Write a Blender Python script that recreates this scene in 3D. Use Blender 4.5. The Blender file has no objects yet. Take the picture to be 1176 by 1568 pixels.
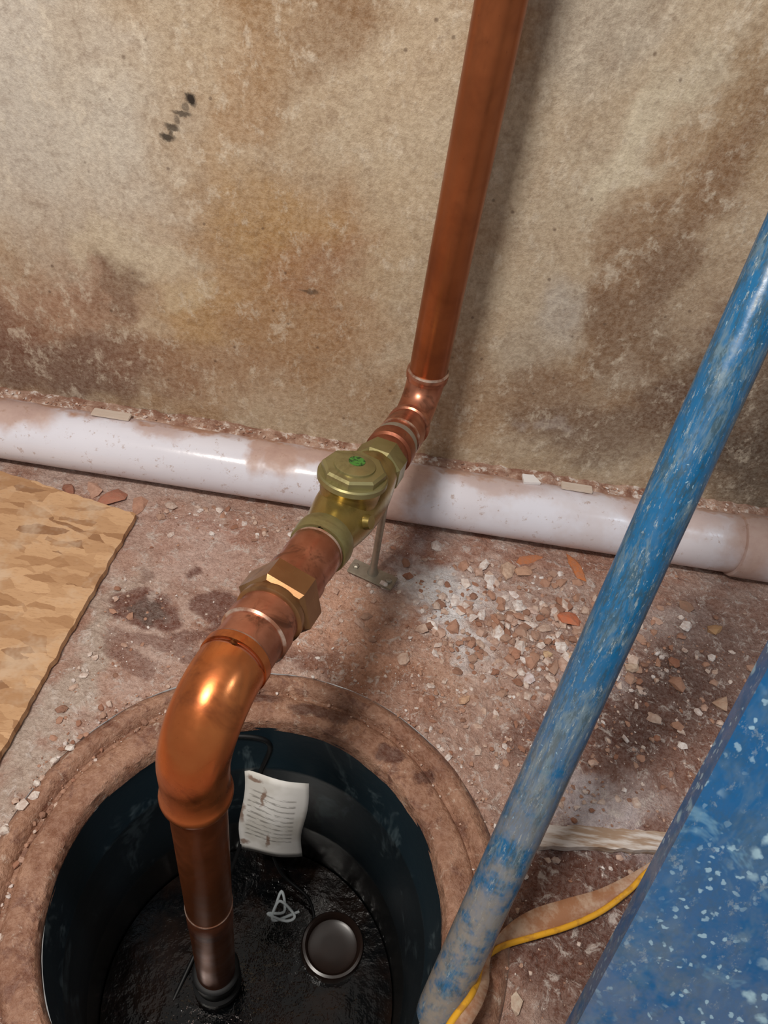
import bpy, math, random
from mathutils import Vector, Matrix, noise
random.seed(7)
scene=bpy.context.scene
scene.view_settings.view_transform='Standard'
def lin(r,g,b):
    def c(v):
        v/=255.0
        return v/12.92 if v<=.04045 else ((v+.055)/1.055)**2.4
    return (c(r),c(g),c(b),1.0)
# ------------------------------------------------------------ camera
pitch=math.radians(45);roll=math.radians(10);yaw=math.radians(-1.5)
cam=bpy.data.cameras.new("camera");co=bpy.data.objects.new("camera",cam);scene.collection.objects.link(co)
cam.sensor_fit='VERTICAL';cam.sensor_height=24;cam.lens=24*1184/1568
cam.clip_start=.01
co.matrix_world=Matrix.Translation((0,0,.95))@Matrix.Rotation(yaw,4,'Z')@Matrix.Rotation(math.radians(90)-pitch,4,'X')@Matrix.Rotation(roll,4,'Z')
scene.camera=co
# ------------------------------------------------------------ node helpers
class G:
    def __init__(s,name):
        s.m=bpy.data.materials.new(name);s.m.use_nodes=True
        s.t=s.m.node_tree;s.t.nodes.clear()
        s.out=s.t.nodes.new('ShaderNodeOutputMaterial');s.b=s.t.nodes.new('ShaderNodeBsdfPrincipled')
        s.t.links.new(s.b.outputs[0],s.out.inputs[0])
        s.tc=s.t.nodes.new('ShaderNodeTexCoord').outputs['Object']
    def put(s,sock,v):
        if isinstance(v,bpy.types.NodeSocket): s.t.links.new(v,sock)
        else: sock.default_value=v
    def attr(s,name,out='Color'):
        a=s.t.nodes.new('ShaderNodeAttribute');a.attribute_name=name;return a.outputs[out]
    def noise(s,scale,detail=4,rough=.6,vec=None,dist=0,color=False):
        n=s.t.nodes.new('ShaderNodeTexNoise');s.t.links.new(vec or s.tc,n.inputs['Vector'])
        n.inputs['Scale'].default_value=scale;n.inputs['Detail'].default_value=min(detail,4);n.inputs['Roughness'].default_value=rough;n.inputs['Distortion'].default_value=dist
        return n.outputs['Color' if color else 'Fac']
    def voro(s,scale,vec=None,out='Distance',rnd=1):
        n=s.t.nodes.new('ShaderNodeTexVoronoi');s.t.links.new(vec or s.tc,n.inputs['Vector']);n.inputs['Scale'].default_value=scale;n.inputs['Randomness'].default_value=rnd
        return n.outputs[out]
    def scalev(s,v3,vec=None,rot=(0,0,0)):
        n=s.t.nodes.new('ShaderNodeMapping');s.t.links.new(vec or s.tc,n.inputs[0]);n.inputs['Scale'].default_value=v3;n.inputs['Rotation'].default_value=rot;return n.outputs[0]
    def ramp(s,f,a,b,lo=0.,hi=1.,smooth=True):
        n=s.t.nodes.new('ShaderNodeMapRange');n.interpolation_type='SMOOTHSTEP' if smooth else 'LINEAR'
        s.put(n.inputs[0],f);n.inputs[1].default_value=a;n.inputs[2].default_value=b;n.inputs[3].default_value=lo;n.inputs[4].default_value=hi
        return n.outputs[0]
    def math(s,op,a,b=0.):
        n=s.t.nodes.new('ShaderNodeMath');n.operation=op;s.put(n.inputs[0],a);s.put(n.inputs[1],b);return n.outputs[0]
    def vm(s,op,a,b):
        n=s.t.nodes.new('ShaderNodeVectorMath');n.operation=op;s.put(n.inputs[0],a);s.put(n.inputs[1],b);return n.outputs['Value' if op in('LENGTH','DISTANCE') else 'Vector']
    def mix(s,f,a,b,mode='MIX'):
        n=s.t.nodes.new('ShaderNodeMix');n.data_type='RGBA';n.blend_type=mode
        s.put(n.inputs['Factor'],f)
        s.put(n.inputs[6],a);s.put(n.inputs[7],b);return n.outputs[2]
    def sep(s,v):
        n=s.t.nodes.new('ShaderNodeSeparateXYZ');s.t.links.new(v,n.inputs[0]);return n.outputs
    def bump(s,h,strength=.5,dist=.002,prev=None):
        n=s.t.nodes.new('ShaderNodeBump');s.put(n.inputs['Height'],h);n.inputs['Strength'].default_value=strength;n.inputs['Distance'].default_value=dist
        if prev: s.t.links.new(prev,n.inputs['Normal'])
        return n.outputs[0]
    def fin(s,col,rough=.7,metal=0.,norm=None,**kw):
        s.put(s.b.inputs['Base Color'],col);s.put(s.b.inputs['Roughness'],rough);s.put(s.b.inputs['Metallic'],metal)
        if norm: s.put(s.b.inputs['Normal'],norm)
        for k,v in kw.items(): s.put(s.b.inputs[k.replace('_',' ')],v)
        return s.m
    def warp(s,scale,amt,detail=3):
        c=s.noise(scale,detail,.6,color=True)
        c=s.vm('SUBTRACT',c,(.5,.5,.5));c=s.vm('MULTIPLY',c,(amt,amt,amt));return s.vm('ADD',s.tc,c)
    def blob(s,vec,c,r,rot=0.,soft=.6):
        v=s.vm('SUBTRACT',vec,c);v=s.vm('DIVIDE',v,r)
        l=s.vm('LENGTH',v,(0,0,0))
        return s.ramp(l,1.0-soft*.5,1.0+soft*.5,1,0)
# ---------------- python-side stain painting (albedo variation stored per vertex)
def fbm(x,y,s,o=0.,oct=3):
    return noise.fractal(Vector((x*s+o,y*s-o,o*1.7)),.8,2.1,oct)
def sstep(a,b,v):
    t=(v-a)/(b-a);t=0. if t<0 else (1. if t>1 else t);return t*t*(3-2*t)
def paint(pts,base,blobs,wscale,seedo,amp=1.):
    B=[]
    for b in blobs:
        u,v,ru,rv,c,st=b[:6];rot=b[6] if len(b)>6 else 0.;soft=b[7] if len(b)>7 else 1.;wp=b[8] if len(b)>8 else 1.
        B.append((u,v,ru,rv,lin(*c),st*amp,math.cos(rot),math.sin(rot),soft,wp,max(ru,rv)*2.4))
    out=[]
    for (x,y) in pts:
        w1=fbm(x,y,wscale,seedo,4);w2=fbm(x,y,wscale,seedo+31,4)
        w3=fbm(x,y,wscale*4.5,seedo+7,3);w4=fbm(x,y,wscale*4.5,seedo+57,3)
        dx=w1*.045+w3*.014;dy=w2*.045+w4*.014
        c=list(base(x,y))
        for (u,v,ru,rv,bc,st,cs,sn,soft,wp,R) in B:
            if abs(x-u)>R+.06 or abs(y-v)>R+.06: continue
            px=x+dx*wp-u;py=y+dy*wp-v
            qx=(px*cs+py*sn)/ru;qy=(-px*sn+py*cs)/rv
            l=math.sqrt(qx*qx+qy*qy)
            m=1-sstep(1-soft*.5,1+soft*.5,l)
            if m<=0: continue
            m*=st
            c[0]+=(bc[0]-c[0])*m;c[1]+=(bc[1]-c[1])*m;c[2]+=(bc[2]-c[2])*m
        out.append((c[0],c[1],c[2],1.))
    return out
def setcol(me,name,cols):
    at=me.color_attributes.new(name,'FLOAT_COLOR','POINT')
    flat=[q for c in cols for q in c]
    at.data.foreach_set('color',flat)
# ------------------------------------------------------------ mesh helpers
def link(name,me,mat=None,parent=None,smooth=True):
    o=bpy.data.objects.new(name,me);scene.collection.objects.link(o)
    if mat: me.materials.append(mat)
    if smooth:
        for p in me.polygons:p.use_smooth=True
    if parent:o.parent=parent
    return o
def empty(name):
    o=bpy.data.objects.new(name,None);scene.collection.objects.link(o);o.empty_display_size=.05;return o
def mesh(name,v,f):
    me=bpy.data.meshes.new(name);me.from_pydata([tuple(x) for x in v],[],f);me.update();return me
def tube(name,pts,rad,mat,parent=None,seg=40,cap=True,smooth=True,up=None,phase=0.,sharp=35):
    pts=[Vector(p) for p in pts]
    if not isinstance(rad,(list,tuple)): rad=[rad]*len(pts)
    n=len(pts);T=[]
    for i in range(n):
        a=pts[max(0,i-1)];b=pts[min(n-1,i+1)];
        if (b-a).length<1e-7: a=pts[max(0,i-2)]
        T.append((b-a).normalized())
    ref=Vector(up) if up else (Vector((0,0,1)) if abs(T[0].z)<.9 else Vector((1,0,0)))
    u=(ref-T[0]*ref.dot(T[0])).normalized()
    V=[];F=[]
    for i in range(n):
        u=(u-T[i]*u.dot(T[i])).normalized();w=T[i].cross(u)
        for k in range(seg):
            a=2*math.pi*k/seg+phase
            V.append(pts[i]+(u*math.cos(a)+w*math.sin(a))*rad[i])
    for i in range(n-1):
        for k in range(seg):
            k2=(k+1)%seg
            F.append((i*seg+k,i*seg+k2,(i+1)*seg+k2,(i+1)*seg+k))
    if cap:
        F.append(tuple(range(seg-1,-1,-1)));F.append(tuple((n-1)*seg+k for k in range(seg)))
    me=mesh(name,V,F);o=link(name,me,mat,parent,smooth)
    if smooth:
        me.set_sharp_from_angle(angle=math.radians(sharp))
    return o
def fillet(A,C,B,r,n=16):
    A,C,B=Vector(A),Vector(C),Vector(B)
    d1=(A-C).normalized();d2=(B-C).normalized();ang=d1.angle(d2);t=r/math.tan(ang/2)
    p1=C+d1*t;bis=(d1+d2).normalized();cen=C+bis*(r/math.sin(ang/2));p2=C+d2*t
    a=(p1-cen);b=(p2-cen);tot=a.angle(b);out=[]
    for i in range(n+1):
        k=i/n
        out.append(cen+(a*math.sin((1-k)*tot)+b*math.sin(k*tot))/math.sin(tot))
    return out
def revolve(name,prof,cx,cy,mat,parent=None,seg=128,wob=0.,sharp=40):
    V=[];F=[];n=len(prof)
    for k in range(seg):
        a=2*math.pi*k/seg
        for (r,z) in prof:
            x=math.cos(a);y=math.sin(a)
            dz=(noise.noise(Vector((x*5,y*5,r*20)))+.5*noise.noise(Vector((x*22,y*22,r*90))))*wob
            dr=noise.noise(Vector((x*4+9,y*4,r*20)))*wob
            V.append((cx+x*(r+dr),cy+y*(r+dr),z+dz))
    for k in range(seg):
        k2=(k+1)%seg
        for i in range(n-1): F.append((k*n+i,k2*n+i,k2*n+i+1,k*n+i+1))
    o=link(name,mesh(name,V,F),mat,parent);o.data.set_sharp_from_angle(angle=math.radians(sharp));return o
def box(name,size,loc,mat,parent=None,rot=(0,0,0),bev=.001):
    import bmesh
    bm=bmesh.new();bmesh.ops.create_cube(bm,size=1)
    for v in bm.verts: v.co=Vector((v.co.x*size[0],v.co.y*size[1],v.co.z*size[2]))
    if bev: bmesh.ops.bevel(bm,geom=bm.edges[:],offset=bev,segments=2,affect='EDGES')
    me=bpy.data.meshes.new(name);bm.to_mesh(me);bm.free()
    o=link(name,me,mat,parent,False);o.location=loc;o.rotation_euler=rot;return o
# ------------------------------------------------------------ materials
PX,PY,PR=-.065,.299,.227      # pit centre / liner radius
WY=1.008
def wall_mat():
    g=G("stained_concrete")
    col=g.attr('stain')
    m2=g.noise(22,4,.75,dist=.3);col=g.mix(g.ramp(m2,.50,.70,0,.5),col,g.mix(.5,col,lin(110,72,42)))
    m3=g.noise(34,4,.78,vec=g.scalev((1.1,1,.8)),dist=.2);col=g.mix(g.ramp(m3,.52,.68,0,.5),col,lin(222,210,190))
    m4=g.noise(64,4,.78);col=g.mix(g.ramp(m4,.50,.66,0,.45),col,g.mix(.5,col,lin(104,74,48)))
    gr=g.noise(120,4,.78);col=g.mix(g.ramp(gr,.32,.68,.0,1.),g.mix(.22,col,lin(84,58,36)),g.mix(.16,col,lin(236,226,206)))
    v=g.voro(26);col=g.mix(g.ramp(v,.03,.09,.6,0),col,lin(88,66,50))
    f=g.warp(70,.016,4);mm=None
    for (x,z,rx,rz,a) in [(-.297,.600,.007,.006,1.),(-.304,.590,.003,.007,.55),(-.310,.582,.010,.003,.75),(-.317,.573,.004,.006,.5),(-.324,.564,.009,.003,.8),(-.331,.551,.010,.005,.9),(-.326,.558,.003,.006,.7),(-.136,.366,.013,.003,.6)]:
        m=g.math('MULTIPLY',g.blob(f,(x,WY,z),(rx,5.,rz),0,.9),a);mm=m if mm is None else g.math('MAXIMUM',mm,m)
    col=g.mix(mm,col,lin(40,30,20))
    h=g.math('ADD',gr,m3)
    nb=g.bump(h,.35,.005)
    return g.fin(col,.82,0,nb)
def floor_mat():
    g=G("dusty_concrete_floor")
    col=g.attr('stain')
    m2=g.noise(40,4,.75,dist=.5);col=g.mix(g.ramp(m2,.50,.66,0,.6),col,g.mix(.5,col,lin(112,58,38)))
    m3=g.noise(52,4,.78,dist=.5);dry=g.math('SUBTRACT',1.,g.math('MULTIPLY',g.attr('wet','Fac'),.8))
    col=g.mix(g.math('MULTIPLY',g.ramp(m3,.52,.66,0,.7),dry),col,lin(226,214,206))
    gr=g.noise(170,4,.8);col=g.mix(g.ramp(gr,.35,.65,0,1.),g.mix(.26,col,lin(80,46,32)),g.mix(.14,col,lin(240,228,220)))
    h=g.math('ADD',gr,g.math('MULTIPLY',m3,1.8))
    nb=g.bump(h,.7,.008)
    r=g.ramp(g.attr('wet','Fac'),.1,.9,.85,.33)
    return g.fin(col,r,0,nb)
def rim_mat():
    g=G("dirty_rim")
    col=g.mix(g.ramp(g.noise(12,4,.7),.35,.65),lin(140,94,70),lin(172,128,102))
    col=g.mix(g.ramp(g.noise(30,4,.75,dist=.4),.50,.66,0,.75),col,lin(104,56,38))
    col=g.mix(g.ramp(g.noise(46,4,.78,dist=.4),.57,.70,0,.8),col,lin(206,184,166))
    f=g.warp(40,.03)
    for (x,y,rx,ry) in [(-.02,.545,.05,.012),(-.13,.555,.05,.012),(.075,.50,.02,.012),(.125,.475,.016,.01)]:
        col=g.mix(g.math('MULTIPLY',g.blob(f,(x,y,0),(rx,ry,100.),0,.5),.85),col,lin(84,42,28))
    gr=g.noise(120,4,.78);col=g.mix(g.ramp(gr,.35,.65,0,1.),g.mix(.25,col,lin(74,42,30)),g.mix(.10,col,lin(230,214,200)))
    nb=g.bump(g.math('ADD',gr,g.noise(40,3,.7)),.7,.006)
    return g.fin(col,.62,0,nb)
def copper(name,c1,c2,c3,rough=.32,metal=.85,stain=.4,sc=14):
    g=G(name)
    col=g.mix(g.ramp(g.noise(sc,4,.55),.3,.7),lin(*c1),lin(*c2))
    if stain>0: col=g.mix(g.ramp(g.noise(sc*1.3,4,.7,dist=.8),.50,.70,0,stain),col,lin(*c3))
    col=g.mix(g.ramp(g.noise(220,3,.7),.66,.78,0,.35),col,lin(60,32,20))
    return g.fin(col,g.ramp(g.noise(30,3,.6),.3,.7,rough-.05,rough+.08),metal,g.bump(g.noise(160,2,.6),.05,.001))
M_cu_v=copper("copper_oxidised",(164,96,58),(142,80,46),(116,64,40),.33,.78,.35,9)
M_cu=copper("copper_tube",(186,124,98),(150,92,68),(88,54,40),.31,.78,.75,22)
M_cu_el=copper("copper_elbow",(206,126,72),(184,102,56),(128,70,44),.28,.88,.55)
M_cu_dirty=copper("copper_corroded",(150,90,62),(118,64,44),(78,46,34),.42,.6,.6,30)
M_brass=copper("brass",(162,142,84),(140,120,64),(96,78,42),.28,.8,.45)
M_brassd=copper("brass_dull",(150,142,100),(130,120,76),(92,78,48),.40,.65,.5)
M_nut=copper("brass_nut",(168,130,90),(140,102,68),(92,60,42),.3,.8,.6)
g=G("solder");M_sol=g.fin(g.mix(g.ramp(g.noise(50),.35,.6),lin(206,182,166),lin(158,108,84)),.32,.7)
g=G("galvanized_steel");M_galv=g.fin(g.mix(g.noise(90,4),lin(176,170,158),lin(130,122,108)),.4,.6)
g=G("green_sticker");M_green=g.fin(g.mix(g.ramp(g.noise(250,3),.45,.6),lin(64,120,46),lin(28,58,24)),.5)
def pvc_mat():
    g=G("white_pvc_dirty")
    col=g.mix(g.noise(8,3),lin(230,230,240),lin(214,212,222))
    med=g.warp(16,.07,4);Q=g.sep(med)
    crest=g.ramp(Q[1],.948,.966)
    d=g.math('MULTIPLY',crest,g.ramp(g.noise(11,4,.7),.38,.56,.35,1.))
    mx=d
    for (x,y,rx,ry,st) in [(-.155,.945,.035,.035,.85),(-.19,.955,.02,.04,.8),(-.10,.958,.06,.025,.8),(.06,.94,.05,.035,.85),(.02,.93,.05,.05,.8),(-.60,.95,.07,.03,.8),(-.36,.955,.05,.02,.6),(.20,.955,.08,.02,.6),(.50,.945,.10,.03,.6),(.635,.94,.05,.06,.85)]:
        m=g.blob(med,(x,y,.1),(rx,ry,10.),0,.8);mx=g.math('MAXIMUM',mx,g.math('MULTIPLY',m,st))
    col=g.mix(mx,col,g.mix(g.noise(40,4,.7),lin(150,104,82),lin(200,166,146)))
    haze=g.math('MULTIPLY',g.ramp(g.sep(g.tc)[0],.05,.25),g.ramp(g.noise(9,4,.7),.35,.6,.05,.40));col=g.mix(haze,col,lin(196,176,168))
    col=g.mix(g.ramp(g.noise(60,4,.78),.58,.70,0,.6),col,lin(164,132,114))
    return g.fin(col,g.math('ADD',g.math('MULTIPLY',mx,.5),.18),0,g.bump(g.noise(90,3),.08,.002))
M_pvc=pvc_mat()
def rubble_mat():
    g=G("rubble")
    col=g.mix(g.ramp(g.noise(160,3),.3,.7,0,.55),g.attr('col'),lin(158,118,98))
    return g.fin(col,.85,0,g.bump(g.noise(250,3),.5,.003))
M_rub=rubble_mat()
def osb_mat():
    g=G("osb_strand")
    w=g.warp(40,.014,4)
    def lay(rot,sc,ch):
        v=g.scalev(sc,vec=w,rot=(0,0,rot))
        vo=g.t.nodes.new('ShaderNodeTexVoronoi');g.t.links.new(v,vo.inputs['Vector']);vo.inputs['Scale'].default_value=1
        return g.sep(vo.outputs['Color'])[ch]
    s1=lay(.5,(18,62,1),0);s2=lay(1.25,(20,60,1),1);s3=lay(-.25,(20,66,1),2)
    k=lay(.9,(15,34,1),1)
    s=g.mix(g.ramp(k,.33,.34),s1,s2);s=g.mix(g.ramp(k,.66,.67),s,s3)
    col=g.mix(s,lin(166,124,86),lin(204,164,124))
    col=g.mix(g.ramp(s,.0,.12,.5,0),col,lin(118,78,50))
    col=g.mix(g.ramp(g.noise(70,4,.75,vec=g.scalev((1,5,1),rot=(0,0,.5))),.5,.75,0,.5),col,lin(138,96,62))
    col=g.mix(g.ramp(g.noise(12,4,.75),.48,.70,0,.6),col,lin(206,182,156))
    return g.fin(col,.75,0,g.bump(s,.3,.002))
def blue_mat(name,c1,c2,dust,lowdust,thr,vs,spots):
    g=G(name)
    col=g.mix(g.noise(10,3),lin(*c1),lin(*c2))
    v=g.scalev(vs)
    col=g.mix(g.ramp(g.noise(1,4,.8,vec=v,dist=.5),.46,.64,0,dust),col,lin(108,128,136))
    v2=g.scalev(tuple(q*2.6 for q in vs))
    col=g.mix(g.ramp(g.noise(1,4,.85,vec=v2),.46,.62,0,dust),col,lin(52,76,88))
    col=g.mix(g.ramp(g.noise(1.6,4,.85,vec=v2),.57,.68,0,dust),col,lin(160,172,174))
    P=g.sep(g.tc)
    lowd=g.math('MULTIPLY',g.ramp(P[2],.50,.02),g.ramp(g.noise(22,4,.75),.34,.56));col=g.mix(g.math('MULTIPLY',lowd,lowdust),col,lin(144,136,126))
    w=g.warp(60,.016)
    if spots:
        m=g.ramp(g.voro(44,vec=w),thr*.4,thr,1,0);m=g.math('MULTIPLY',m,g.ramp(g.noise(9,3),.46,.60))
        col=g.mix(m,col,lin(150,182,198))
        m=g.ramp(g.noise(16,4,.8,dist=.8),.58,.72,0,.6);col=g.mix(m,col,lin(110,152,178))
    m=g.ramp(g.voro(115,vec=w),thr*.6,thr,.8,0);m=g.math('MULTIPLY',m,g.ramp(g.noise(11,3),.42,.6))
    col=g.mix(m,col,lin(150,182,200))
    return g.fin(col,g.ramp(g.noise(60,3),.3,.7,.2,.45),0,g.bump(g.noise(120,3),.12,.001))
M_blue=blue_mat("blue_paint_scuffed",(26,104,152),(20,84,130),.75,.95,.12,(60,60,14),False)
M_blue2=blue_mat("blue_paint_spattered",(12,92,146),(10,78,130),.30,.4,.30,(16,16,8),True)
# ------------------------------------------------------------ wall
def make_wall():
    nx,nz=520,300;V=[];F=[]
    x0,x1,z0,z1=-1.3,1.3,.0,1.5
    for j in range(nz+1):
        for i in range(nx+1):
            x=x0+(x1-x0)*i/nx;z=z0+(z1-z0)*j/nz
            V.append((x,WY+noise.noise(Vector((x*7,z*7,1)))*.003,z))
    for j in range(nz):
        for i in range(nx):
            a=j*(nx+1)+i;F.append((a,a+1,a+nx+2,a+nx+1))
    A_,B_,C_=lin(184,162,134),lin(170,138,104),lin(196,180,156)
    def base(x,y):
        t=sstep(-.35,.35,fbm(x,y,5,3,3));s=sstep(.0,.5,fbm(x,y,9,23,4))
        return tuple((A_[k]*(1-t)+B_[k]*t)*(1-s*.5)+C_[k]*s*.5 for k in range(3))
    P=[(v[0],v[2]) for v in V]
    bl=[(-.50,.60,.15,.26,(200,194,184),.85,.2,1.2),(-.39,.50,.10,.15,(202,192,176),.7,0,1.),(-.30,.66,.05,.08,(206,192,166),.4,0,1.2),
        (-.44,.72,.04,.12,(166,142,112),.4,.2,1.),(-.31,.55,.05,.20,(166,138,106),.35,.1,1.2),
        (-.16,.78,.13,.085,(136,98,58),.8,0,1.2),(-.12,.70,.05,.04,(126,88,50),.5,0,1.2),(-.22,.74,.04,.06,(152,114,70),.5,0,1.2),
        (-.04,.60,.055,.26,(200,184,158),.7,0,1.1),(-.02,.45,.05,.1,(190,170,140),.6,0,1.1),
        (-.24,.38,.18,.13,(172,130,82),.75,.3,1.3),(-.20,.44,.08,.06,(176,136,76),.5,0,1.2),(-.13,.30,.11,.08,(160,118,76),.6,0,1.2),(-.30,.30,.05,.05,(190,152,96),.4,0,1.1),
        (-.14,.40,.05,.05,(150,98,68),.45,0,1.1),(-.09,.38,.03,.08,(152,108,80),.4,0,1.),
        (-.56,.27,.13,.07,(154,104,78),.7,0,1.1),(-.45,.30,.05,.05,(136,94,68),.6,0,1.),(-.42,.34,.035,.018,(104,72,50),.7,0,.8),(-.44,.31,.02,.05,(110,76,54),.6,.3,.8),
        (-.38,.38,.06,.035,(212,198,172),.7,0,.8),(-.46,.36,.05,.03,(206,190,162),.6,0,.8),(-.33,.33,.03,.02,(206,186,152),.6,0,.8),(-.37,.27,.03,.025,(202,182,156),.5,0,.8),
        (-.55,.16,.20,.065,(96,56,42),.95,.1,1.),(-.62,.22,.06,.06,(112,68,50),.75,0,1.),(-.40,.19,.09,.04,(136,96,72),.6,0,1.1),(-.28,.21,.12,.04,(154,112,78),.55,0,1.1),(-.25,.15,.13,.03,(182,154,126),.5,0,1.1),
        (.0,.18,.14,.05,(160,126,92),.5,0,1.2),(.03,.34,.03,.15,(190,176,152),.5,0,1.1),
        (.20,.62,.09,.32,(196,180,156),.65,-.15,1.2),(.15,.76,.06,.09,(170,160,146),.7,0,1.2),(.25,.63,.028,.07,(220,208,182),.85,.0,1.),(.27,.70,.03,.06,(206,194,170),.6,0,1.),
        (.37,.64,.045,.26,(124,86,52),.85,-.2,1.2),(.33,.74,.03,.08,(146,114,78),.6,-.2,1.1),(.43,.56,.05,.10,(188,164,136),.6,0,1.1),(.42,.70,.05,.08,(172,146,112),.6,0,1.1),
        (.33,.42,.07,.11,(114,82,58),.75,0,1.2),(.28,.50,.03,.06,(140,104,72),.6,0,1.1),(.22,.40,.045,.07,(186,178,168),.8,.0,1.1),(.18,.33,.04,.05,(178,164,146),.5,0,1.),
        (.45,.42,.06,.08,(166,138,112),.5,0,1.1),(.55,.30,.16,.13,(78,52,38),.9,0,1.1),(.66,.20,.16,.12,(58,40,32),.9,0,1.),(.42,.26,.08,.06,(98,66,48),.8,0,1.),(.48,.42,.05,.05,(114,80,58),.6,0,1.),
        (.24,.25,.08,.06,(126,90,62),.75,0,1.1),(.14,.22,.06,.05,(152,118,86),.6,0,1.1),(.32,.19,.12,.05,(104,76,58),.8,0,1.),(.25,.19,.03,.015,(184,172,164),.5,.4,.8),(.36,.33,.03,.02,(172,152,132),.5,.4,.8),(.5,.19,.05,.012,(134,112,98),.5,.1,.8),
        (.7,.55,.15,.3,(148,122,96),.6,0,1.2)]
    cols=paint(P,base,bl,8,2.,.92)
    me=mesh("wall_back",V,F);setcol(me,'stain',cols)
    link("wall_back",me,wall_mat())
make_wall()
# ------------------------------------------------------------ floor with pit hole
def make_floor():
    na,nr=620,200;V=[];F=[];r0=.300
    X0,X1,Y0,Y1=-1.3,1.3,-.8,WY
    for k in range(na):
        a=2*math.pi*k/na;c,s=math.cos(a),math.sin(a)
        t=[]
        if c>1e-9:t.append((X1-PX)/c)
        if c<-1e-9:t.append((X0-PX)/c)
        if s>1e-9:t.append((Y1-PY)/s)
        if s<-1e-9:t.append((Y0-PY)/s)
        rm=min(t)
        for i in range(nr+1):
            q=(i/nr)**1.15;r=r0+(rm-r0)*q
            x=PX+c*r;y=PY+s*r
            ro=sstep(.05,.25,x)*1.2+.8
            z=noise.noise(Vector((x*18,y*18,0)))*.0024+(noise.noise(Vector((x*60,y*60,3)))*.0018+noise.noise(Vector((x*110,y*110,9)))*.0012)*ro
            if i==0:z=0
            V.append((x,y,z))
    for k in range(na):
        k2=(k+1)%na
        for i in range(nr): F.append((k*(nr+1)+i,k*(nr+1)+i+1,k2*(nr+1)+i+1,k2*(nr+1)+i))
    A_,B_,C_=lin(190,148,128),lin(204,174,160),lin(158,106,82)
    def base(x,y):
        t=sstep(-.35,.35,fbm(x,y,9,3,3));s=sstep(.05,.5,fbm(x,y,17,23,4))
        return tuple((A_[k]*(1-t)+B_[k]*t)*(1-s*.6)+C_[k]*s*.6 for k in range(3))
    P=[(v[0],v[1]) for v in V]
    bl=[(-.26,.80,.14,.06,(212,178,166),.7,0,1.2),(-.10,.78,.10,.08,(198,158,140),.6,0,1.2),(.46,.57,.22,.20,(124,76,58),.85,0,1.2),(.34,.36,.13,.12,(104,54,36),.9,0,1.),(.47,.25,.2,.15,(92,50,36),.9,0,1.),
        (.60,.75,.15,.13,(116,82,70),.8,0,1.2),(.02,.67,.09,.09,(212,154,122),.8,0,1.1),(-.02,.74,.05,.05,(218,168,140),.6,0,1.1),(.22,.64,.09,.07,(202,164,146),.7,0,1.2),(.20,.52,.06,.09,(188,148,130),.7,0,1.1),
        (.12,.80,.075,.04,(248,246,248),1.,-.5,.8),(.155,.73,.028,.07,(248,246,248),1.,.5,.9),(.09,.845,.045,.03,(242,238,238),.9,0,.9),(.21,.80,.06,.04,(226,210,204),.7,0,1.1),
        (.34,.47,.055,.045,(230,218,220),.9,0,1.),(.40,.50,.06,.03,(196,178,174),.6,0,1.1),(.38,.68,.06,.04,(216,200,200),.8,0,1.1),(.48,.80,.08,.04,(200,182,176),.5,0,1.1),(.40,.60,.08,.05,(84,46,34),.8,0,1.1),(.30,.56,.05,.04,(108,62,46),.7,0,1.1),(.50,.68,.07,.05,(90,54,42),.75,0,1.1),
        (-.36,.5,.03,.25,(198,184,170),.7,0,1.),(.0,.615,.16,.025,(114,62,42),.85,0,1.),(-.13,.625,.1,.02,(134,82,62),.6,0,1.),(.12,.58,.03,.04,(156,108,84),.6,0,1.),(.07,.88,.05,.03,(160,98,70),.7,0,1.),(.3,.90,.2,.025,(160,100,72),.6,0,1.),
        (.05,.62,.09,.03,(210,152,118),.6,0,1.),(.16,.66,.04,.05,(212,166,138),.5,0,1.),(-.22,.86,.05,.02,(176,114,90),.5,0,1.),(-.33,.80,.03,.04,(188,142,122),.5,0,1.)]
    wetb=[]
    for (x,y,rx,ry,a) in [(-.301,.668,.048,.030,.95),(-.330,.69,.03,.016,.8),(-.252,.752,.010,.014,.85),(-.203,.69,.034,.032,.9),(-.19,.655,.03,.02,.8),(-.27,.615,.05,.014,.6),(-.29,.575,.03,.018,.6),(-.325,.60,.02,.03,.5),(-.22,.60,.02,.012,.6),(-.33,.73,.014,.016,.5),(.05,.84,.03,.03,.5),(-.24,.635,.025,.012,.7)]:
        bl.append((x,y,rx,ry,(112,60,42),a,0,.3,.40));wetb.append((x,y,rx,ry,(255,255,255),1.,0,.3,.40))
    bl.append((-.297,.668,.020,.015,(92,74,66),.8,0,.7,.5))
    bl.append((-.300,.688,.008,.008,(216,196,186),.8,0,.7,.5))
    cols=paint(P,base,bl,14,5.)
    wet=paint(P,lambda x,y:(0.,0.,0.),wetb,14,5.)
    me=mesh("floor",V,F);setcol(me,'stain',cols);setcol(me,'wet',wet)
    link("floor",me,floor_mat())
make_floor()
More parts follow.
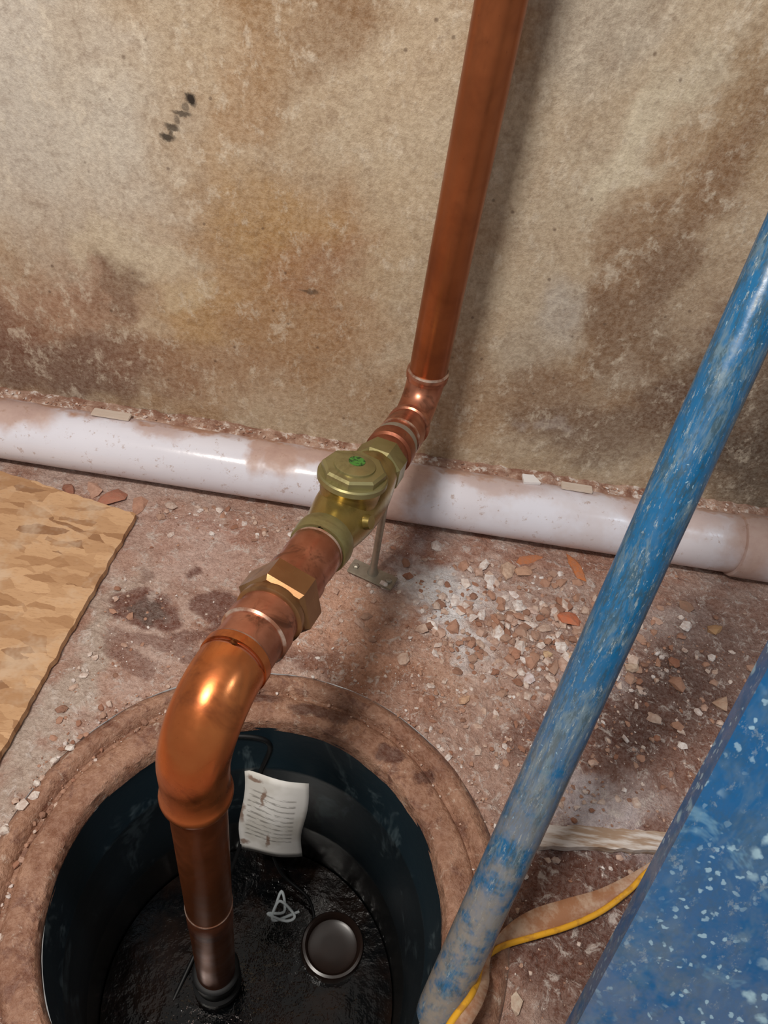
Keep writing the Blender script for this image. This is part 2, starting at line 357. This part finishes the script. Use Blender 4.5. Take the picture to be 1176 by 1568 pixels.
# ------------------------------------------------------------ sump pit
pit=empty("sump_pit")
revolve("rim",[(.223,-.02),(.225,.001),(.229,.005),(.236,.006),(.245,.0055),(.252,.005),(.258,.004),(.262,.001),(.2655,-.005),(.270,-.005),(.273,.002),(.277,.009),(.283,.012),(.290,.010),(.296,.003),(.302,-.004),(.304,-.012)],PX,PY,rim_mat(),pit,260,.0034)
g=G("pit_liner_plastic")
c=g.mix(g.noise(6,3),lin(18,30,38),lin(32,52,62))
c=g.mix(g.ramp(g.noise(14,4,.75,vec=g.scalev((1,1,.5)),dist=.5),.54,.68,0,.55),c,lin(104,122,128))
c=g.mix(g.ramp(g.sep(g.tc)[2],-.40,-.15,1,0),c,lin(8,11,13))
M_lin=g.fin(c,.36,0,g.bump(g.noise(40,3),.2,.003))
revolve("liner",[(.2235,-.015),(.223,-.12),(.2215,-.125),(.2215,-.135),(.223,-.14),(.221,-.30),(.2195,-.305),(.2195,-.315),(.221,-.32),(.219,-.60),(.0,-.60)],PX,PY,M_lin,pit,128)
g=G("dark_pit_water");M_wat=g.fin(g.mix(g.ramp(g.noise(7,4,.7),.4,.65),lin(6,8,10),lin(34,22,16)),.10,0,g.bump(g.noise(26,4,.6),.35,.01),)
revolve("water",[(.2185,-.425),(.15,-.4245),(.08,-.425),(.03,-.425),(.0005,-.425)],PX,PY,M_wat,pit,96)
g=G("black_rubber");M_blk=g.fin(g.mix(g.noise(30),lin(9,10,12),lin(18,19,21)),.55)
pump=empty("sump_pump")
revolve("motor_housing",[(.0,-.426),(.05,-.427),(.060,-.428),(.067,-.430),(.070,-.433),(.074,-.437),(.074,-.44),(.070,-.445),(.070,-.55),(.085,-.56),(.085,-.595),(.0,-.595)],-.195,.27,M_blk,pump,64)
revolve("discharge_coupling",[(.0,-.335),(.030,-.335),(.034,-.338),(.034,-.352),(.031,-.355),(.031,-.385),(.036,-.388),(.036,-.402),(.032,-.405),(.032,-.48),(.0,-.48)],-.117,.305,M_blk,pump,48)
tube("volute",[(-.117,.305,-.47),(-.13,.30,-.53),(-.16,.285,-.57)],[.035,.04,.045],M_blk,pump,24)
g=G("murky_float");M_fl=g.fin(g.mix(g.noise(30),lin(48,32,25),lin(26,21,19)),.3)
revolve("float_switch",[(.0,-.415),(.016,-.415),(.034,-.414),(.039,-.412),(.041,-.404),(.044,-.401),(.048,-.402),(.050,-.407),(.050,-.46),(.0,-.465)],.049,.378,M_fl,pump,48)
def catmull(P,n=10):
    P=[Vector(p) for p in P];P=[P[0]*2-P[1]]+P+[P[-1]*2-P[-2]];out=[]
    for i in range(1,len(P)-2):
        for k in range(n):
            t=k/n;a,b,c_,d=P[i-1:i+3]
            out.append(.5*((2*b)+(c_-a)*t+(2*a-5*b+4*c_-d)*t*t+(3*b-a-3*c_+d)*t**3))
    out.append(P[-2]);return out
tube("power_cable",catmull([(-.18,.27,-.43),(-.15,.38,-.40),(-.12,.46,-.30),(-.10,.514,-.15),(-.09,.519,-.05),(-.16,.503,-.03),(-.22,.455,-.02)]),.0034,M_blk,pump,12)
tube("float_cable",catmull([(.020,.40,-.43),(.0,.44,-.405),(-.06,.47,-.36),(-.10,.512,-.16)]),.0026,M_blk,pump,12)
g=G("white_cord");M_str=g.fin(lin(226,236,240),.6)
tube("knotted_cord",catmull([(-.052,.40,-.375),(-.045,.435,-.372),(-.035,.405,-.37),(-.060,.398,-.368),(-.03,.392,-.37),(-.018,.402,-.372),(-.045,.418,-.366),(-.05,.39,-.37),(-.012,.41,-.376)],8),.0022,M_str,pump,8)
# paper tag
def tag():
    V=[];F=[];n=14;m=14
    a=Vector((-.122,.512,-.134));b=Vector((-.026,.510,-.140));c_=Vector((-.118,.455,-.290));d=Vector((-.022,.458,-.292))
    for j in range(m+1):
        for i in range(n+1):
            u=i/n;v=j/m
            p=(a*(1-u)+b*u)*(1-v)+(c_*(1-u)+d*u)*v
            p=p+Vector((0,-.8,.5))*(.010*math.sin(v*math.pi*1.3)*(.5+.5*u)-.005*math.cos(u*5))+Vector((.003*math.sin(v*7),0,0))
            V.append(p)
    for j in range(m):
        for i in range(n):
            q=j*(n+1)+i;F.append((q,q+1,q+n+2,q+n+1))
    g=G("printed_paper_tag")
    P=g.sep(g.tc)
    col=g.mix(g.ramp(g.noise(14,3),.4,.6),lin(250,248,244),lin(226,222,214))
    ln=g.math('SINE',g.math('MULTIPLY',P[2],640.));ln=g.ramp(ln,.1,.6)
    word=g.ramp(g.noise(90,2,.5,vec=g.scalev((1,.1,8))),.42,.52)
    mask=g.math('MULTIPLY',g.ramp(P[2],-.166,-.162,1,0),g.ramp(P[2],-.262,-.258,0,1))
    mask=g.math('MULTIPLY',mask,g.math('MULTIPLY',g.ramp(P[0],-.114,-.110,0,1),g.ramp(P[0],-.042,-.038,1,0)))
    col=g.mix(g.math('MULTIPLY',g.math('MULTIPLY',ln,word),g.math('MULTIPLY',mask,.6)),col,lin(110,104,98))
    w=g.warp(50,.02)
    for c,r in [((-.105,.5,-.145),(.010,1.,.004)),((-.090,.5,-.172),(.003,1.,.014)),((-.075,.5,-.255),(.003,1.,.014)),((-.120,.5,-.21),(.005,1.,.018)),((-.112,.5,-.275),(.008,1.,.006))]:
        col=g.mix(g.math('MULTIPLY',g.blob(w,c,r,0,.8),.75),col,lin(124,76,36))
    o=link("paper_tag",mesh("paper_tag",V,F),g.fin(col,.6))
    o.modifiers.new("s",'SOLIDIFY').thickness=.0006
tag()
# ------------------------------------------------------------ white pvc pipe along wall
pv=empty("white_pvc_pipe")
PYc,PZc=.952,.0535
tube("pipe_barrel",[(x,PYc,PZc) for x in (-1.28,-.6,0,.3,.645)],.0505,M_pvc,pv,72)
tube("coupling_hub",[(x,PYc-.001,PZc) for x in (.618,.620,.624,.70,.704,.704,.72,.722)],[.051,.0545,.0555,.0555,.0535,.049,.049,.0485],M_pvc,pv,72)
tube("pipe_barrel_far",[(.71,PYc,PZc),(1.28,PYc,PZc)],.0503,M_pvc,pv,72)
def ledge():
    g=G("crumbled_mortar");col=g.mix(g.ramp(g.noise(30,4,.7),.35,.65),lin(128,88,70),lin(180,150,132))
    col=g.mix(g.ramp(g.noise(60,4,.7),.52,.66,0,.85),col,lin(214,204,196))
    m=g.fin(col,.9,0,g.bump(g.noise(140,4),.7,.004))
    V=[];F=[];n=900
    for i in range(n+1):
        x=-1.28+2.56*i/n
        h=.0945+.004*noise.noise(Vector((x*12,0,0)))+.004*noise.noise(Vector((x*60,2,0)))
        fr=.979+.008*noise.noise(Vector((x*15,5,0)))+.006*noise.noise(Vector((x*70,7,0)))
        V+=[(x,fr,.087),(x,fr+.002,h-.001),(x,fr+.012,h+.001+.002*noise.noise(Vector((x*50,9,0)))),(x,WY+.001,h+.001+.004*noise.noise(Vector((x*40,19,0))))]
    for i in range(n):
        for k in range(3): F.append((i*4+k,(i+1)*4+k,(i+1)*4+k+1,i*4+k+1))
    link("mortar_ledge",mesh("mortar_ledge",V,F),m)
ledge()
# ------------------------------------------------------------ copper discharge line
A=Vector((.051,.92,.255));B=Vector((-.117,.305,.371));U=(B-A)
def L(f): return A+U*f
run=empty("copper_discharge_pipe")
top=Vector((.051,.92,1.49))
tube("riser_pipe",[(.051,.92,1.49),(.051,.92,1.2),(.051,.92,.7),(.051,.92,.305)],.027,M_cu_v,run,56)
fi=fillet(top,A,B,.058,18)
pts=[Vector((.051,.92,.325)),Vector((.051,.92,.322))]+[Vector((.051,.92,.318)),Vector((.051,.92,.312))]+fi+[L(.125),L(.128),L(.160),L(.163)]
rad=[.0275,.0300,.0305,.0300]+[.0285-.002*math.sin(math.pi*i/18) for i in range(19)]+[.0285,.0305,.0308,.0285]
tube("upper_elbow",pts,rad,M_cu,run,48)
tube("solder_ring_riser",[(.051,.92,.3262),(.051,.92,.3235)],[.0285,.0300],M_sol,run,48)
tube("solder_ring_elbow",[L(.160),L(.164)],[.0310,.0300],M_sol,run,48)
tube("male_adapter",[L(f) for f in(.160,.20,.202,.232,.236,.29)],[.0285,.0285,.0325,.0325,.0290,.0290],M_cu_dirty,run,40)
tube("elbow_upper_band",[L(.085),L(.088),L(.10),L(.103)],[.0285,.031,.031,.0285],M_cu,run,40)
tube("lower_adapter",[L(f) for f in(.585,.60,.603,.635,.64,.675,.678,.72)],[.029,.029,.0300,.0300,.0292,.0292,.0312,.0312],M_cu,run,48)
tube("lower_adapter_solder",[L(.600),L(.605)],[.0303,.0300],M_sol,run,48)
tube("union_nut",[L(f) for f in(.712,.716,.758,.764)],[.037,.0405,.0405,.036],M_nut,run,6,True,True,None,.3,20)
tube("union_collar",[L(f) for f in(.762,.768,.778,.781)],[.033,.0345,.0345,.031],M_nut,run,48)
tube("union_tail",[L(f) for f in(.775,.80,.803,.826,.829,.87,.905)],[.031,.031,.0335,.0335,.0305,.0305,.0305],M_cu,run,48)
tube("solder_ring_tail",[L(.8262),L(.8295)],[.0336,.0315],M_sol,run,48)
bot=Vector((-.117,.305,-.4))
fi=fillet(A,B,bot,.062,22)
pts=[L(.872),L(.874),L(.888),L(.892)]+fi+[Vector((-.117,.305,z)) for z in(.262,.256,.250,.246,.242,.2405)]
rad=[.0305,.0330,.0330,.0315]+[.0315+.0008*math.sin(math.pi*i/22) for i in range(23)]+[.0312,.0330,.0340,.0335,.0325,.029]
tube("pit_elbow",pts,rad,M_cu_el,run,56)
tube("solder_ring_pit",[L(.869),L(.8735)],[.0312,.0330],M_sol,run,48)
tube("drop_pipe",[(-.117,.305,z) for z in(.25,.1,.0,-.2,-.345)],.0275,M_cu_v,run,48)
tube("drop_band",[(-.117,.305,z) for z in(-.052,-.053,-.0555,-.0565)],[.0275,.0285,.0285,.0275],M_sol,run,48)
tube("drop_coupling",[(-.117,.305,z) for z in(-.058,-.060,-.11,-.112)],[.0278,.0283,.0283,.0275],M_cu_dirty,run,48)
# check valve
cv=empty("check_valve")
n_=(Vector((0,0,1))-U.normalized()*U.normalized().z).normalized()
tube("valve_collar_upper",[L(f) for f in(.262,.266,.312,.318)],[.031,.0345,.0345,.031],M_brassd,cv,8,True,True,None,.39,20)
bf=[.31,.335,.36,.39,.42,.45,.48,.51,.53,.55,.565]
br=[.030,.033,.036,.0385,.0395,.0395,.038,.035,.0325,.0305,.030]
tube("valve_body",[L(f) for f in bf],br,M_brass,cv,56)
tube("valve_collar_lower",[L(f) for f in(.558,.562,.572,.592,.597,.598,.590)],[.030,.0335,.0345,.0335,.0325,.0300,.029],M_brassd,cv,48)
c0=L(.466)
tube("valve_neck",[c0+n_*h for h in(.0,.020,.030,.040,.044)],[.030,.0335,.035,.036,.0375],M_brass,cv,48)
tube("cap_flange",[c0+n_*h for h in(.043,.045,.051,.053)],[.037,.0405,.0405,.039],M_brassd,cv,56)
tube("cap_octagon",[c0+n_*h for h in(.052,.060,.0625)],[.0372,.0372,.034],M_brassd,cv,8,True,True,U.normalized(),.2,20)
tube("cap_raised_ring",[c0+n_*h for h in(.062,.0645,.0652)],[.024,.0235,.022],M_brassd,cv,48)
s0=c0+n_*.0652+U.normalized()*-.006
tube("green_sticker",[s0,s0+n_*.0008],[.0095,.0095],M_green,cv,32)
tube("body_boss",[L(.50)+Vector((.028,-.008,.012)),L(.50)+Vector((.037,-.011,.016))],[.010,.008],M_brass,cv,16)
# pipe support stand
st=empty("pipe_support_stand")
box("base_plate",(.078,.030,.004),(.020,.800,.006),M_galv,st,(0,0,-.35),.0012)
tube("rod",[(.020,.803,z) for z in(.006,.02,.05,.245)],[.010,.006,.0055,.0055],M_galv,st,20)
tube("saddle",[L(f) for f in(.180,.181,.199,.200)],[.0287,.0305,.0305,.0287],M_galv,st,40)
for i,(x,y) in enumerate([(-.008,.810),(.047,.790)]):
    tube("screw_%d"%(i+1),[(x,y,.007),(x,y,.011),(x,y,.0125)],[.0055,.0055,.003],M_galv,st,6,smooth=False)
# ------------------------------------------------------------ osb board
def poly_slab(name,pts,z0,z1,mat,parent=None,jag=0.,wedge=None):
    P=[]
    for i in range(len(pts)):
        a=Vector(pts[i]);b=Vector(pts[(i+1)%len(pts)]);n=max(1,int((b-a).length/.006)) if jag else 1
        for k in range(n):
            q=a.lerp(b,k/n)
            if jag: q+=Vector((noise.noise(Vector((q.x*70,q.y*70,0))),noise.noise(Vector((q.x*70,q.y*70,5)))))*jag
            P.append(q)
    n=len(P);V=[(q.x,q.y,z0) for q in P]+[(q.x,q.y,z1) for q in P]
    F=[tuple(range(n-1,-1,-1)),tuple(range(n,2*n))]+[(i,(i+1)%n,n+(i+1)%n,n+i) for i in range(n)]
    return link(name,mesh(name,V,F),mat,parent,False)
poly_slab("osb_board",[(-.372,.842),(-.402,.411),(-.432,.0),(-.95,.0),(-.95,.90),(-.63,.893),(-.50,.868)],.004,.015,osb_mat(),None,.003)
# ------------------------------------------------------------ ladder
lad=empty("blue_ladder")
f0=Vector((.150,.205,.0));d1=Vector((.114,.324,.544))
s_end=(.97-f0.y)/d1.y
ln1=d1.length
rr=tube("round_rail",[(0,0,s*ln1) for s in(.0,.012,.03,.5,1.0,1.5,2.0,s_end)],[.017,.0215,.0225,.0225,.0225,.0225,.0225,.0225],M_blue,lad,40)
rr.rotation_euler=d1.to_track_quat('Z','Y').to_euler();rr.location=f0+Vector((0,0,.004))
p0=Vector((.207,.072,.0));d2=Vector((.096,.281,.544));wv=Vector((.946,-.323,0));nn=wv.cross(d2).normalized()
def panel():
    W=.30;prof=[(0,0),(.004,.003),(.012,.004),(W-.012,.004),(W-.004,.003),(W,0),(W,-.03),(W-.004,-.03),(W-.004,-.004),(.004,-.004),(.004,-.03),(0,-.03)]
    V=[];F=[];n=len(prof);S_=[0,.3,.6,1,1.5,2,2.45]
    sg=1 if nn.dot(Vector((0,0,.95))-p0)>0 else -1
    for s in S_:
        for (a,b) in prof: V.append(p0+d2*s+wv*a+nn*b*sg+nn*.0)
    for i in range(len(S_)-1):
        for k in range(n): F.append((i*n+k,i*n+(k+1)%n,(i+1)*n+(k+1)%n,(i+1)*n+k))
    F.append(tuple(range(n)));F.append(tuple((len(S_)-1)*n+k for k in range(n)))
    m=mesh("wide_side_panel",V,F)
    for v in m.vertices:
        if v.co.z<.001:v.co.z=.001
    link("wide_side_panel",m,M_blue2,lad,False)
panel()
for i,s in enumerate((1.9,2.3)):
    a=f0+d1*s;b=p0+d2*s+wv*.1
    tube("rung_%d"%(i+1),[a,b],.012,M_blue,lad,20)
# ------------------------------------------------------------ lath + yellow strap
g=G("dusty_wood_lath");c=g.mix(g.ramp(g.noise(30,4,.7,vec=g.scalev((.4,3,1))),.4,.6),lin(160,134,112),lin(208,200,194));M_lath=g.fin(c,.85,0,g.bump(g.noise(80,3),.4,.003))
poly_slab("wooden_lath",[(.245,.400),(.33,.411),(.47,.424),(.47,.448),(.33,.437),(.245,.427)],.002,.014,M_lath,None,.002)
def strap():
    e=empty("yellow_edged_strap")
    g=G("dusty_strap_face");M_face=g.fin(g.mix(g.ramp(g.noise(40,4,.7),.4,.65),lin(158,112,82),lin(186,158,136)),.4)
    g=G("yellow_piping");M_yel=g.fin(g.mix(g.ramp(g.noise(60,4),.5,.7),lin(222,164,40),lin(180,128,50)),.4)
    near=catmull([(.140,.165,.095),(.155,.190,.090),(.173,.213,.082),(.186,.234,.055),(.195,.255,.028),(.204,.271,.014),(.225,.286,.012),(.260,.300,.012),(.300,.316,.012),(.340,.337,.013),(.378,.366,.014),(.398,.386,.015),(.420,.405,.015)],10)
    far=catmull([(.155,.158,.092),(.172,.186,.086),(.188,.212,.074),(.200,.236,.046),(.206,.260,.022),(.214,.284,.016),(.228,.306,.014),(.258,.328,.014),(.300,.346,.014),(.340,.362,.014),(.376,.382,.014),(.398,.396,.015),(.420,.411,.015)],10)
    V=[];F=[];n=len(near)
    for a,b in zip(near,far):
        V+=[a,a.lerp(b,.5)+Vector((0,0,-.001)),b]
    for i in range(n-1):
        for k in range(2):F.append((i*3+k,(i+1)*3+k,(i+1)*3+k+1,i*3+k+1))
    o=link("strap_face",mesh("strap_face",V,F),M_face,e);o.modifiers.new("s",'SOLIDIFY').thickness=.002
    tube("yellow_edge",near,.0034,M_yel,e,12)
strap()
# ------------------------------------------------------------ rubble
ico=[];t=(1+5**.5)/2
for a,b in((-1,t),(1,t),(-1,-t),(1,-t)): ico.append((a,b,0))
for a,b in((-1,t),(1,t),(-1,-t),(1,-t)): ico.append((0,a,b))
for a,b in((t,-1),(t,1),(-t,-1),(-t,1)): ico.append((a,0,b))
ico=[Vector(v).normalized() for v in ico]
icf=[(0,11,5),(0,5,1),(0,1,7),(0,7,10),(0,10,11),(1,5,9),(5,11,4),(11,10,2),(10,7,6),(7,1,8),(3,9,4),(3,4,2),(3,2,6),(3,6,8),(3,8,9),(4,9,5),(2,4,11),(6,2,10),(8,6,7),(9,8,1)]
V=[];F=[];C=[]
pal=[(214,196,184),(234,228,224),(198,168,152),(174,134,112),(154,108,86),(180,138,116),(172,140,122),(206,182,166),(140,104,86),(224,212,204)]
def chunk(x,y,s,z=0.,col=None,flat=.6,el=1.):
    R=Matrix.Rotation(random.random()*6.28,3,'Z')@Matrix.Rotation(random.uniform(-.4,.4),3,'X')
    b=len(V);c=lin(*(col or random.choice(pal)))
    for v in ico:
        j=random.uniform(.6,1.25);p=R@Vector((v.x*s*el*j,v.y*s*j,v.z*s*flat*j));V.append((x+p.x,y+p.y,z+p.z+s*flat*.45));C.append(c)
    for f in icf:F.append(tuple(b+i for i in f))
def okp(x,y):
    r=math.hypot(x-PX,y-PY)
    if r<.302:return False
    if y>.905 or (x<-.368 and y<.9) or (x<-.378+.07*(y-.4)):return False
    return True
def gaus(x0,y0,sx,sy,n,smin,smax,pw=5.):
    for k in range(n):
        x=random.gauss(x0,sx);y=random.gauss(y0,sy)
        if okp(x,y): chunk(x,y,smin+(smax-smin)*random.random()**pw,el=random.uniform(.9,1.6))
gaus(.30,.75,.12,.06,1600,.0008,.011)
gaus(.22,.64,.09,.10,900,.0006,.005)
gaus(.42,.60,.13,.12,450,.0008,.006)
gaus(.30,.45,.12,.12,450,.0008,.005)
gaus(.05,.64,.12,.06,1100,.0005,.0028)
gaus(-.25,.87,.15,.02,300,.0008,.007)
gaus(-.25,.62,.10,.10,500,.0005,.003)
gaus(-.34,.55,.02,.15,200,.001,.006)
gaus(.55,.5,.2,.2,350,.0008,.007)
for i in range(4500):
    x=random.uniform(-.5,.9);y=random.uniform(.0,.905)
    if okp(x,y): chunk(x,y,random.uniform(.0004,.0013))
for i in range(1100):
    a=random.uniform(0,6.28);r=random.gauss(.268,.005) if random.random()<.5 else random.gauss(.303,.007)
    if r<.25:continue
    s=.0005+.003*random.random()**4
    if 2.3<a<3.6:s*=1.6
    chunk(PX+math.cos(a)*r,PY+math.sin(a)*r,s,.003 if r>.29 else -.001)
for (x,y,s,c,fl,el) in [(.338,.775,.019,(196,110,74),.45,1.3),(.175,.60,.008,(206,170,140),.6,1.3),(.24,.855,.016,(204,176,154),.35,1.7),(.27,.862,.014,(192,152,126),.35,1.5),(.20,.86,.010,(236,228,222),.4,1.5),(.175,.85,.009,(230,218,210),.4,1.5),
    (.335,.70,.010,(230,200,170),.6,1.4),(.30,.70,.007,(206,176,140),.7,1.1),(.45,.86,.02,(150,90,66),.3,1.6),(.36,.887,.012,(190,112,62),.3,3.0),(.28,.890,.010,(184,112,70),.3,3.0),(-.43,.880,.017,(172,112,90),.4,1.9),(-.38,.875,.015,(184,140,118),.35,1.7),(-.46,.893,.013,(190,150,130),.35,1.7),(-.33,.885,.011,(208,190,178),.5,1.2),
    (-.50,.885,.013,(146,94,74),.4,1.6),(.43,.70,.011,(200,180,160),.6,1.2),(.50,.72,.010,(150,98,74),.6,1.2),(.215,.31,.007,(206,190,176),.6,1.3),(.24,.235,.009,(200,184,166),.6,1.4),(.27,.655,.011,(220,212,214),.35,1.3),(.25,.69,.010,(176,126,102),.5,1.3),(.12,.885,.012,(214,204,198),.4,1.3),(.56,.66,.012,(176,150,130),.6,1.2),
    (.58,.80,.012,(176,140,100),.6,1.3),(.54,.84,.012,(140,110,92),.6,1.3),(.22,.75,.009,(190,140,114),.5,1.4),(.28,.78,.010,(214,188,176),.4,1.4),(.25,.81,.008,(232,222,218),.4,1.5),(.40,.76,.010,(176,126,104),.5,1.3)]:
    chunk(x,y,s,0,c,fl,el)
for (x,y) in [(-.345,.39),(-.337,.42),(-.352,.36),(-.358,.33),(-.325,.44),(-.343,.375)]:
    chunk(x,y,random.uniform(.005,.0080),.010,(228,220,212))
for i in range(260):
    x=random.uniform(-.7,.75);chunk(x,random.uniform(.984,1.0),random.uniform(.0008,.003),.096,None,.6,1.3)
me=mesh("rubble_debris",V,F);setcol(me,'col',C)
link("rubble_debris",me,M_rub,None,False)
g=G("weathered_wood_chip");M_chip=g.fin(g.mix(g.noise(40,4,.7,vec=g.scalev((1,5,5))),lin(190,168,150),lin(216,204,192)),.85)
box("wood_chip",(.062,.020,.004),(-.445,.970,.1055),M_chip,None,(-.12,.03,.03),.001)
box("wood_chip.001",(.052,.018,.005),(.335,.972,.1055),M_chip,None,(-.12,-.04,-.05),.001)
g=G("plaster_flake");M_pl=g.fin(g.mix(g.noise(60),lin(236,234,234),lin(216,208,204)),.8)
poly_slab("plaster_flake",[(.245,.962),(.274,.967),(.262,.984),(.243,.982)],.103,.108,M_pl,None,.001)
# ------------------------------------------------------------ lights
def area(name,loc,tgt,sx,sy,e,c):
    l=bpy.data.lights.new(name,'AREA');l.shape='RECTANGLE';l.size=sx;l.size_y=sy;l.energy=e;l.color=c
    o=bpy.data.objects.new(name,l);scene.collection.objects.link(o);o.location=loc
    o.rotation_euler=(Vector(tgt)-Vector(loc)).to_track_quat('-Z','Y').to_euler();return o
area("shop_light",(-.46,-.10,1.75),(.0,.80,.25),.30,.10,26,(1,.94,.87))
area("window_light",(1.15,.15,1.7),(.3,.7,.0),.22,.22,4.0,(.72,.86,1))
w=bpy.data.worlds.new("world");scene.world=w;w.use_nodes=True
w.node_tree.nodes['Background'].inputs[0].default_value=(.93,.88,.83,1);w.node_tree.nodes['Background'].inputs[1].default_value=.35
